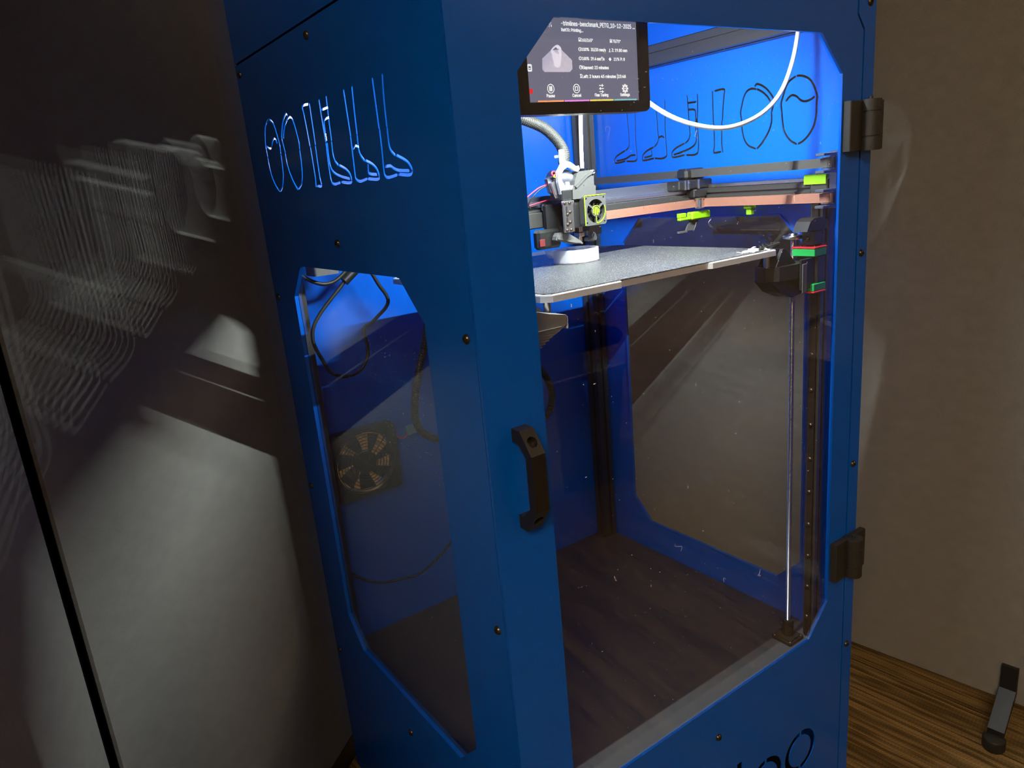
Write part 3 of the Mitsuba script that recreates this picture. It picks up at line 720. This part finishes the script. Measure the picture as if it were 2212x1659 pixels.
put(th, 'wire', tube([(0.470, 0.364, 0.438), (0.455, 0.358, 0.436), (0.444, 0.358, 0.439), (0.452, 0.360, 0.444)], 0.0018, 8), 'yellow_wire', True, label='yellow wire')
put(th, 'cable_hose', tube([(0.330, 0.47, 0.590), (0.385, 0.45, 0.582), (0.425, 0.425, 0.560), (0.466, 0.41, 0.540), (0.492, 0.398, 0.512), (0.500, 0.388, 0.486), (0.492, 0.382, 0.463)], 0.0115, 14, 10, 0.004), 'braid', True, label='thick braided cable hose')

# stepper motors at the back
for x in (0.0605, 0.8795):
    mk = put(pr, 'stepper_motor', cat(extr(rrect(x, x + .06, .770, .8300, .006), 0.030, 'z', 0.268), extr(rrect(x + .001, x + .059, .771, .829, .004), 0.042, 'z', 0.299)), 'mid_print' if x < .5 else 'black_metal', label='square stepper motor at the back')
    put(mk, 'shaft', cyl((x + .03, .800, .3412), 0.0035, 0.05), 'steel', 40)

# ---------------------------------------------------------------- lamp bar inside
ls = thing('led_strip', 'bar of small cool white lamps inside the printer top, hidden above the door window', 'LED strip')
put(ls, 'bar', extr(sg.Polygon([(.0600, .6800), (.0640, .6800), (.0720, .6880), (.0720, .6930), (.0600, .6930)]), 0.427, 'x', 0.285), 'aluminium')
n, h = 24, 0.0013
chip = lambda x: trimesh.Trimesh([(x - h, .0676 - h * .71, .6832 - h * .71), (x + h, .0676 - h * .71, .6832 - h * .71), (x + h, .0676 + h * .71, .6832 + h * .71), (x - h, .0676 + h * .71, .6832 + h * .71)], [[0, 2, 1], [0, 3, 2]], process=False)
put(ls, 'lamps', cat(*[chip(x) for x in np.linspace(0.296, 0.700, n)]), 'white_plastic', kind='stuff', label='row of small white lamp chips', emitter=emit((0.90, 1.0, 0.98), LED_POWER, 24.0))

# ---------------------------------------------------------------- touch screen
sc = thing('touch_screen', 'black framed touch screen showing print progress, behind the top left of the door window', 'screen')
case = rrect(.118, .3935, .5275, .676, .012)
disp = sg.box(.150, .5445, .3735, .6630)
put(sc, 'case', cat(extr(case.difference(disp), 0.006, 'y', 0.0310), extr(case, 0.022, 'y', 0.0372)), 'black_metal', label='black screen case')
dsp = put(sc, 'display', box(.1505, .3730, .0358, .0370, .5450, .6625), 'black_plastic', label='lit grey display', emitter=emit((0.155, 0.155, 0.22), 1.0 * SCREEN, 0.05))
TXT = [('-trimlines-benchmark_PETG_10-12-2025 ...', .2209, .6502, .1487), ('RatOS: Printing...', .2202, .6422, .0424), ('265/265\u00b0', .2577, .6291, .023), ('75/75\u00b0', .321, .6291, .0168), ('100%  35/30 mm/s', .2576, .6163, .0485),
       ('Z: 19.80 mm', .3183, .6163, .0329), ('100%  29.4 mm\u00b3/s', .2569, .6035, .0457), ('11% P: 0', .3218, .6035, .0235), ('Elapsed: 23 minutes', .2567, .591, .0537), ('Left: 2 hours 45 minutes |23:48', .2556, .5784, .09),
       ('Pause', .1847, .5517, .0154), ('Cancel', .2339, .5517, .0174), ('Fine Tuning', .2788, .5517, .0278), ('Settings', .3321, .5517, .0209), ('13%', .187, .6475, .0162)]
YD = 0.0352


def flat(poly, dy=0.0):
    return extr(poly, 0.0004, 'y', YD - dy)


white = []
for s, x, z, w in TXT:
    m = meshkit.text_mesh(s, 0.006, 0.0004, bold=True)
    v = np.array(m.vertices)
    k = w / (v[:, 0].max() - v[:, 0].min())
    kh = min(max(k, 0.72), 1.05) if s[0] != '-' else 1.0
    v = np.c_[x + (v[:, 0] - v[:, 0].min()) * k, YD + 0.0004 - v[:, 2], z + v[:, 1] * kh]
    white.append(trimesh.Trimesh(v, np.asarray(m.faces)[:, ::-1] if False else np.asarray(m.faces), process=False))


def ringp(cx, cz, r, t):
    return sg.Point(cx, cz).buffer(r).difference(sg.Point(cx, cz).buffer(r - t))


ic = [ringp(.1932, .5635, .0066, .0010), sg.box(.1905, .5600, .1927, .5670), sg.box(.1937, .5600, .1959, .5670), ringp(.2428, .5634, .0066, .0010), sg.box(.2398, .5603, .2458, .5665).difference(sg.box(.2408, .5613, .2448, .5655))]
for dz, ax_ in ((.0045, .002), (0, -.002), (-.0045, .002)):
    ic += [sg.box(.2885, .5625 + dz, .2978, .5636 + dz), sg.box(.293 + ax_ - .0006, .5610 + dz, .293 + ax_ + .0006, .5650 + dz)]
g = sg.Point(.3432, .5628)
ic.append(shapely.union_all([g.buffer(.0047)] + [sa.rotate(sg.box(.3420, .5628, .3444, .5696), 45 * i, origin=(.3432, .5628)) for i in range(8)]).difference(g.buffer(.0030)))
ic += [g.buffer(.0012)]
ic += [rrect(.1532, .1612, .5868, .5968, .0018).difference(sg.box(.1550, .5890, .1594, .5940)), sg.box(.1560, .5900, .1584, .5915)]
ic += [sg.box(.2525, .6290, .2567, .6345).difference(sg.box(.2534, .6315, .2558, .6338)), sg.box(.3155, .6290, .3197, .6340).difference(sg.box(.3164, .6322, .3188, .6333))]
ic += [ringp(.2540, .6185, .0028, .0008), sg.box(.2540, .6181, .2560, .6189), sg.box(.3122, .6155, .3160, .6163), sg.box(.3136, .6165, .3146, .6205), ringp(.2535, .6058, .0026, .0009), sg.Point(.3140, .6053).buffer(.0020), sg.box(.3114, .6048, .3166, .6058), sg.box(.3135, .6027, .3145, .6079),
       ringp(.2536, .5934, .0029, .0008), sg.box(.2533, .5934, .2539, .5956), sg.box(.2536, .5931, .2554, .5937), sg.Polygon([(.2508, .5838), (.2550, .5838), (.2530, .5811), (.2550, .5784), (.2508, .5784), (.2528, .5811)])]
white += [flat(p) for p in ic]
put(dsp, 'text_and_icons', cat(*white), 'white_plastic', label='white status text and icons', emitter=emit((1, 1, 1), 0.85 * SCREEN, 0.05))
put(dsp, 'progress_ring', flat(ringp(.190, .650, .0118, .0030)), 'white_plastic', emitter=emit((0.13, 0.12, 0.14), 1.0 * SCREEN, 0.01))
put(dsp, 'bed_picture', flat(sg.Polygon([(.1813, .6044), (.1986, .616), (.2176, .6175), (.2372, .6029), (.2369, .5907), (.2317, .5866), (.1841, .5864), (.1803, .5897)])), 'white_plastic', emitter=emit((0.36, 0.36, 0.50), 1.0 * SCREEN, 0.02))
put(dsp, 'foot_picture', flat(sg.Polygon(spline([(a, b, 0) for a, b in [(.1978, .6154), (.2037, .6206), (.2103, .6235), (.2163, .6208), (.2178, .6163), (.2172, .6095), (.214, .5957), (.2106, .593), (.2059, .593), (.2029, .595), (.2012, .6024), (.1996, .6103)]], 4, True)[:, :2]).difference(sg.Polygon([(.2015, .6165), (.2075, .6205), (.2118, .6175), (.2128, .6108), (.2075, .6118)])), .0003), 'white_plastic', emitter=emit((0.62, 0.62, 0.76), 1.0 * SCREEN, 0.02))
put(dsp, 'stop_button', flat(rrect(.1522, .1598, .5572, .5634, .0016)), 'red_cap', emitter=emit((0.85, 0.02, 0.03), 0.8 * SCREEN, 0.01))
for x0, x1, c in ((.1679, .2167, (1.0, .22, .01)), (.2184, .2668, (.70, .10, .75)), (.2685, .3169, (.80, .68, .01)), (.3187, .3674, (.02, .45, .55))):
    put(dsp, 'colour_bar', flat(sg.box(x0, .5452, x1, .5474)), 'white_plastic', emitter=emit(c, 0.9 * SCREEN, 0.01))

# ---------------------------------------------------------------- things inside the printer
# the print in progress
a = np.linspace(0, 2 * np.pi, 49)[:-1]
e = np.c_[.5185 + .046 * np.cos(a) * (1 + .10 * np.cos(2 * a)), .395 + .050 * np.sin(a)]
po = sa.rotate(sg.Polygon(e), -28, origin=(.51, .395))
wall = po.difference(po.buffer(-0.0045))
base = po.buffer(-0.002)
ribs = shapely.union_all([sg.box(.455, .388, .568, .3925), sg.box(.503, .34, .508, .45), sg.box(.528, .35, .532, .44)]).intersection(po.buffer(-0.003))
cx, cy = po.centroid.x, po.centroid.y
pm = cat(extr(base, 0.003, 'z', 0.2541), extr(wall, 0.006, 'z', 0.2572))
wm = extr(wall, 0.0205, 'z', 0.2633)
pp = thing('printed_part', 'white translucent shallow printed cup standing on the dark print bed under the nozzle', 'printed part')
put(pp, 'wall', cat(pm, wm), 'petg', 30)
put(pp, 'infill_ribs', extr(ribs, 0.0225, 'z', 0.2573), 'petg')
xs = min(e[:, 0])
lip = trimesh.convex.convex_hull(np.array([(.474, .410, .266), (.474, .432, .266), (.475, .408, .2835), (.474, .440, .2835), (.459, .428, .2835), (.461, .424, .281)]))
put(pp, 'lip', lip, 'petg')

solo('filament_tube', tube([(0.934, 0.125, 0.742), (0.915, 0.115, 0.690), (0.885, 0.108, 0.622), (0.838, 0.102, 0.562), (0.775, 0.100, 0.523), (0.700, 0.104, 0.5025), (0.640, 0.118, 0.503), (0.580, 0.150, 0.525), (0.540, 0.190, 0.566), (0.520, 0.240, 0.625), (0.522, 0.300, 0.650),
                            (0.530, 0.345, 0.630), (0.534, 0.365, 0.570), (0.530, 0.3660, 0.500), (0.527, 0.3640, 0.4505)], 0.0044, 12, 8), 'ptfe',
     'white filament tube sagging in a loop behind the door window down to the tool head', 'tube', True)

fn = thing('exhaust_fan', 'black square exhaust fan with ring guard low on the back wall inside the printer', 'fan')
fx, fz, fh = .151, -.238, .092
put(fn, 'frame', extr(rrect(fx - fh, fx + fh, fz - fh, fz + fh, .012).difference(sg.Point(fx, fz).buffer(.083, quad_segs=16)), 0.034, 'y', 0.8545), 'black_plastic', label='black square fan frame')
fb = []
for i in range(7):
    t0 = i * 2 * np.pi / 7
    pts = []
    for r, tw, yy in ((.026, .0, .003), (.050, .10, .002), (.078, .22, .001)):
        for dt, s in ((-.26, 1), (.26, -1)):
            for o in (-.001, .001):
                pts.append([fx + r * math.cos(t0 + tw + dt), .870 + s * .008 + o, fz + r * math.sin(t0 + tw + dt)])
    fb.append(trimesh.convex.convex_hull(np.array(pts)))
put(fn, 'blades', cat(*fb), 'black_plastic')
put(fn, 'hub', cyl((fx, .882, fz), .030, .022, '-y', 32), 'black_plastic', 40)
gr = [ringp(fx, fz, r, .0018) for r in np.arange(.030, .090, .0085)]
gr += [sg.LineString([(fx, fz), (fx + .1 * math.cos(t), fz + .1 * math.sin(t))]).buffer(.0012) for t in (.785, 2.356, 3.927, 5.498)]
put(fn, 'guard', extr(shapely.union_all(gr), .0018, 'y', .8515), 'black_metal', label='thin wire ring guard')
solo('fan_wire', tube([(.243, .868, -.187), (.258, .866, -.202), (.272, .866, -.203), (.285, .866, -.193)], .0018, 6), 'red_wire', 'short red wire from the exhaust fan to the blue plug', 'wire', True)
solo('wire_connector', box(.280, .312, .860, .876, -.200, -.174, .003), 'blue_connector', 'small pale blue plug at the end of the red fan wire', 'connector')

cb = thing('cable', 'thin black cable looping below a dark barrel plug, high behind the side window', 'cable')
A1 = [(.142, .8, .246), (.128, .8, .232), (.095, .8, .203), (.067, .8, .176), (.048, .8, .150), (.042, .8, .125), (.045, .8, .100), (.058, .8, .066), (.072, .8, .036), (.106, .8, .017), (.145, .8, .022), (.170, .8, .050), (.175, .8, .085), (.171, .8, .121), (.195, .8, .134), (.218, .8, .150), (.236, .8, .163), (.246, .8, .178), (.243, .8, .196), (.228, .8, .222), (.212, .8, .256), (.190, .8, .300)]
put(cb, 'cord', tube(A1, .0046, 10, 6), 'black_rubber', True)
d = np.array([.030, 0, .022])
put(cb, 'plug', tube([np.array([.140, .8, .244]), np.array([.140, .8, .244]) + d * 1.5], .0115, 20, 0), 'black_plastic', 40, label='black barrel plug')
solo('cable', tube([(.022, .83, .300), (.040, .81, .274), (.062, .8, .256), (.092, .8, .245), (.125, .8, .252), (.165, .8, .285), (.190, .8, .330)], .0046, 10, 6), 'black_rubber', 'black cable curving under the white motor at the top of the side window', 'cable', True)
solo('cable', tube([(.300, .62, .229), (.262, .61, .190), (.228, .6, .097), (.206, .6, .042), (.190, .6, -.010), (.182, .6, -.060), (.186, .6, -.090), (.202, .6, -.113), (.235, .6, -.133), (.300, .6, -.155), (.400, .6, -.170), (.490, .6, -.172), (.540, .6, -.164), (.566, .6, -.150), (.579, .6, -.118),
                   (.578, .6, -.090), (.566, .6, -.057), (.546, .6, -.028), (.51, .6, .04), (.48, .6, .13), (.46, .6, .229)], .0088, 12, 6, 0.006), 'black_rubber', 'thick black ribbed cable hanging in a loop under the print bed', 'cable', True)
solo('cable', tube([(.012, .8861, -.43), (.030, .8861, -.480), (.050, .8861, -.514), (.082, .8861, -.555), (.125, .8861, -.592), (.171, .8861, -.611), (.225, .8861, -.622), (.272, .8861, -.626), (.337, .8861, -.599), (.382, .8861, -.567), (.42, .8861, -.52), (.45, .8861, -.44), (.46, .8861, -.30)], .0028, 8, 6), 'black_rubber',
     'thin black wire drooping low along the back wall, seen through the side window', 'cable', True)

# ---------------------------------------------------------------- the room behind the camera, seen reflected in the door
dt = thing('desk', 'wood topped desk on dark T legs beside the printer, seen reflected in the door window', 'desk')
put(dt, 'top', box(1.475, 3.2, -0.76, -0.345, -0.180, -0.15, 0.006), 'desk_top', label='pale wood desk top')
for x in (1.85, 3.0):
    lgk = put(dt, 'leg', box(x - .03, x + .03, -.60, -.52, ZF + .045, -.182, .006), 'black_metal')
    put(dt, 'foot', box(x - .04, x + .04, -.93, -.36, ZF + .003, ZF + .044, .008), 'grey_bin')
solo('cable', tube([(1.75, -.48, -.139), (1.85, -.62, -.139), (2.05, -.50, -.139), (2.10, -.64, -.139), (1.92, -.68, -.139), (1.70, -.62, -.139)], .010, 8, 8), 'white_plastic', 'white cable coiled on the wood topped desk', 'cable', True)
mo = thing('monitor', 'black monitor standing on the desk, its screen off', 'monitor')
put(mo, 'panel', box(2.35, 3.05, -.66, -.63, .02, .46, .008), 'black_plastic')
put(mo, 'stand', cat(box(2.66, 2.74, -.628, -.60, -.132, .15, .004), box(2.56, 2.84, -.70, -.52, -.1495, -.131, .004)), 'black_metal')
ch = thing('office_chair', 'black office chair on castors behind the camera, seen reflected in the door window', 'chair')
ox, oy = 2.1, -2.6
put(ch, 'seat', box(ox - .34, ox + .34, oy - .34, oy + .34, -.55, -.45, .04), 'chair_fabric')
put(ch, 'backrest', box(ox - .32, ox + .32, oy - .42, oy - .34, -.35, .35, .035), 'chair_fabric')
put(ch, 'column', cyl((ox, oy, -1.05), .04, .495), 'black_metal', 40)
put(ch, 'back_support', box(ox - .05, ox + .05, oy - .40, oy - .343, -.60, -.10, .01), 'black_metal')
for i in range(5):
    t0 = i * 2 * np.pi / 5
    cxx, cyy = ox + .42 * math.cos(t0), oy + .42 * math.sin(t0)
    lg = put(ch, 'base_arm', tube([(ox, oy, -1.02), (cxx, cyy, -1.075)], [.035, .022], 10, 0), 'black_plastic', True)
    put(lg, 'castor', cyl((cxx - .02, cyy, ZF + .044), .042, .04, 'x', 20), 'black_rubber', 40)
bn = thing('waste_bin', 'grey tapered waste bin on the carpet behind the camera, seen reflected in the door window', 'bin')
bx, by = 1.85, -2.10
bo = [(bx - .24, bx + .24, by - .17, by + .17), (bx - .19, bx + .19, by - .13, by + .13)]
z0, z1 = ZF + .002, ZF + .60
outer = trimesh.convex.convex_hull(np.array([(x, y, z1) for x in bo[0][:2] for y in bo[0][2:]] + [(x, y, z0) for x in bo[1][:2] for y in bo[1][2:]]))
inner = trimesh.convex.convex_hull(np.array([(x + s * .012, y + q * .012, z1 + .02) for x, s in zip(bo[0][:2], (1, -1)) for y, q in zip(bo[0][2:], (1, -1))] + [(x + s * .012, y + q * .012, z0 + .012) for x, s in zip(bo[1][:2], (1, -1)) for y, q in zip(bo[1][2:], (1, -1))]))
mm = lambda t_: m3.Manifold(m3.Mesh(np.asarray(t_.vertices, np.float32), np.asarray(t_.faces, np.uint32)))
put(bn, 'tub', Mf(mm(outer) - mm(inner)), 'grey_bin')
put(bn, 'rim', extr(sg.box(bx - .252, by - .182, bx + .252, by + .182).difference(sg.box(bx - .228, by - .158, bx + .228, by + .158)), .03, 'z', z1 + .001), 'grey_bin')
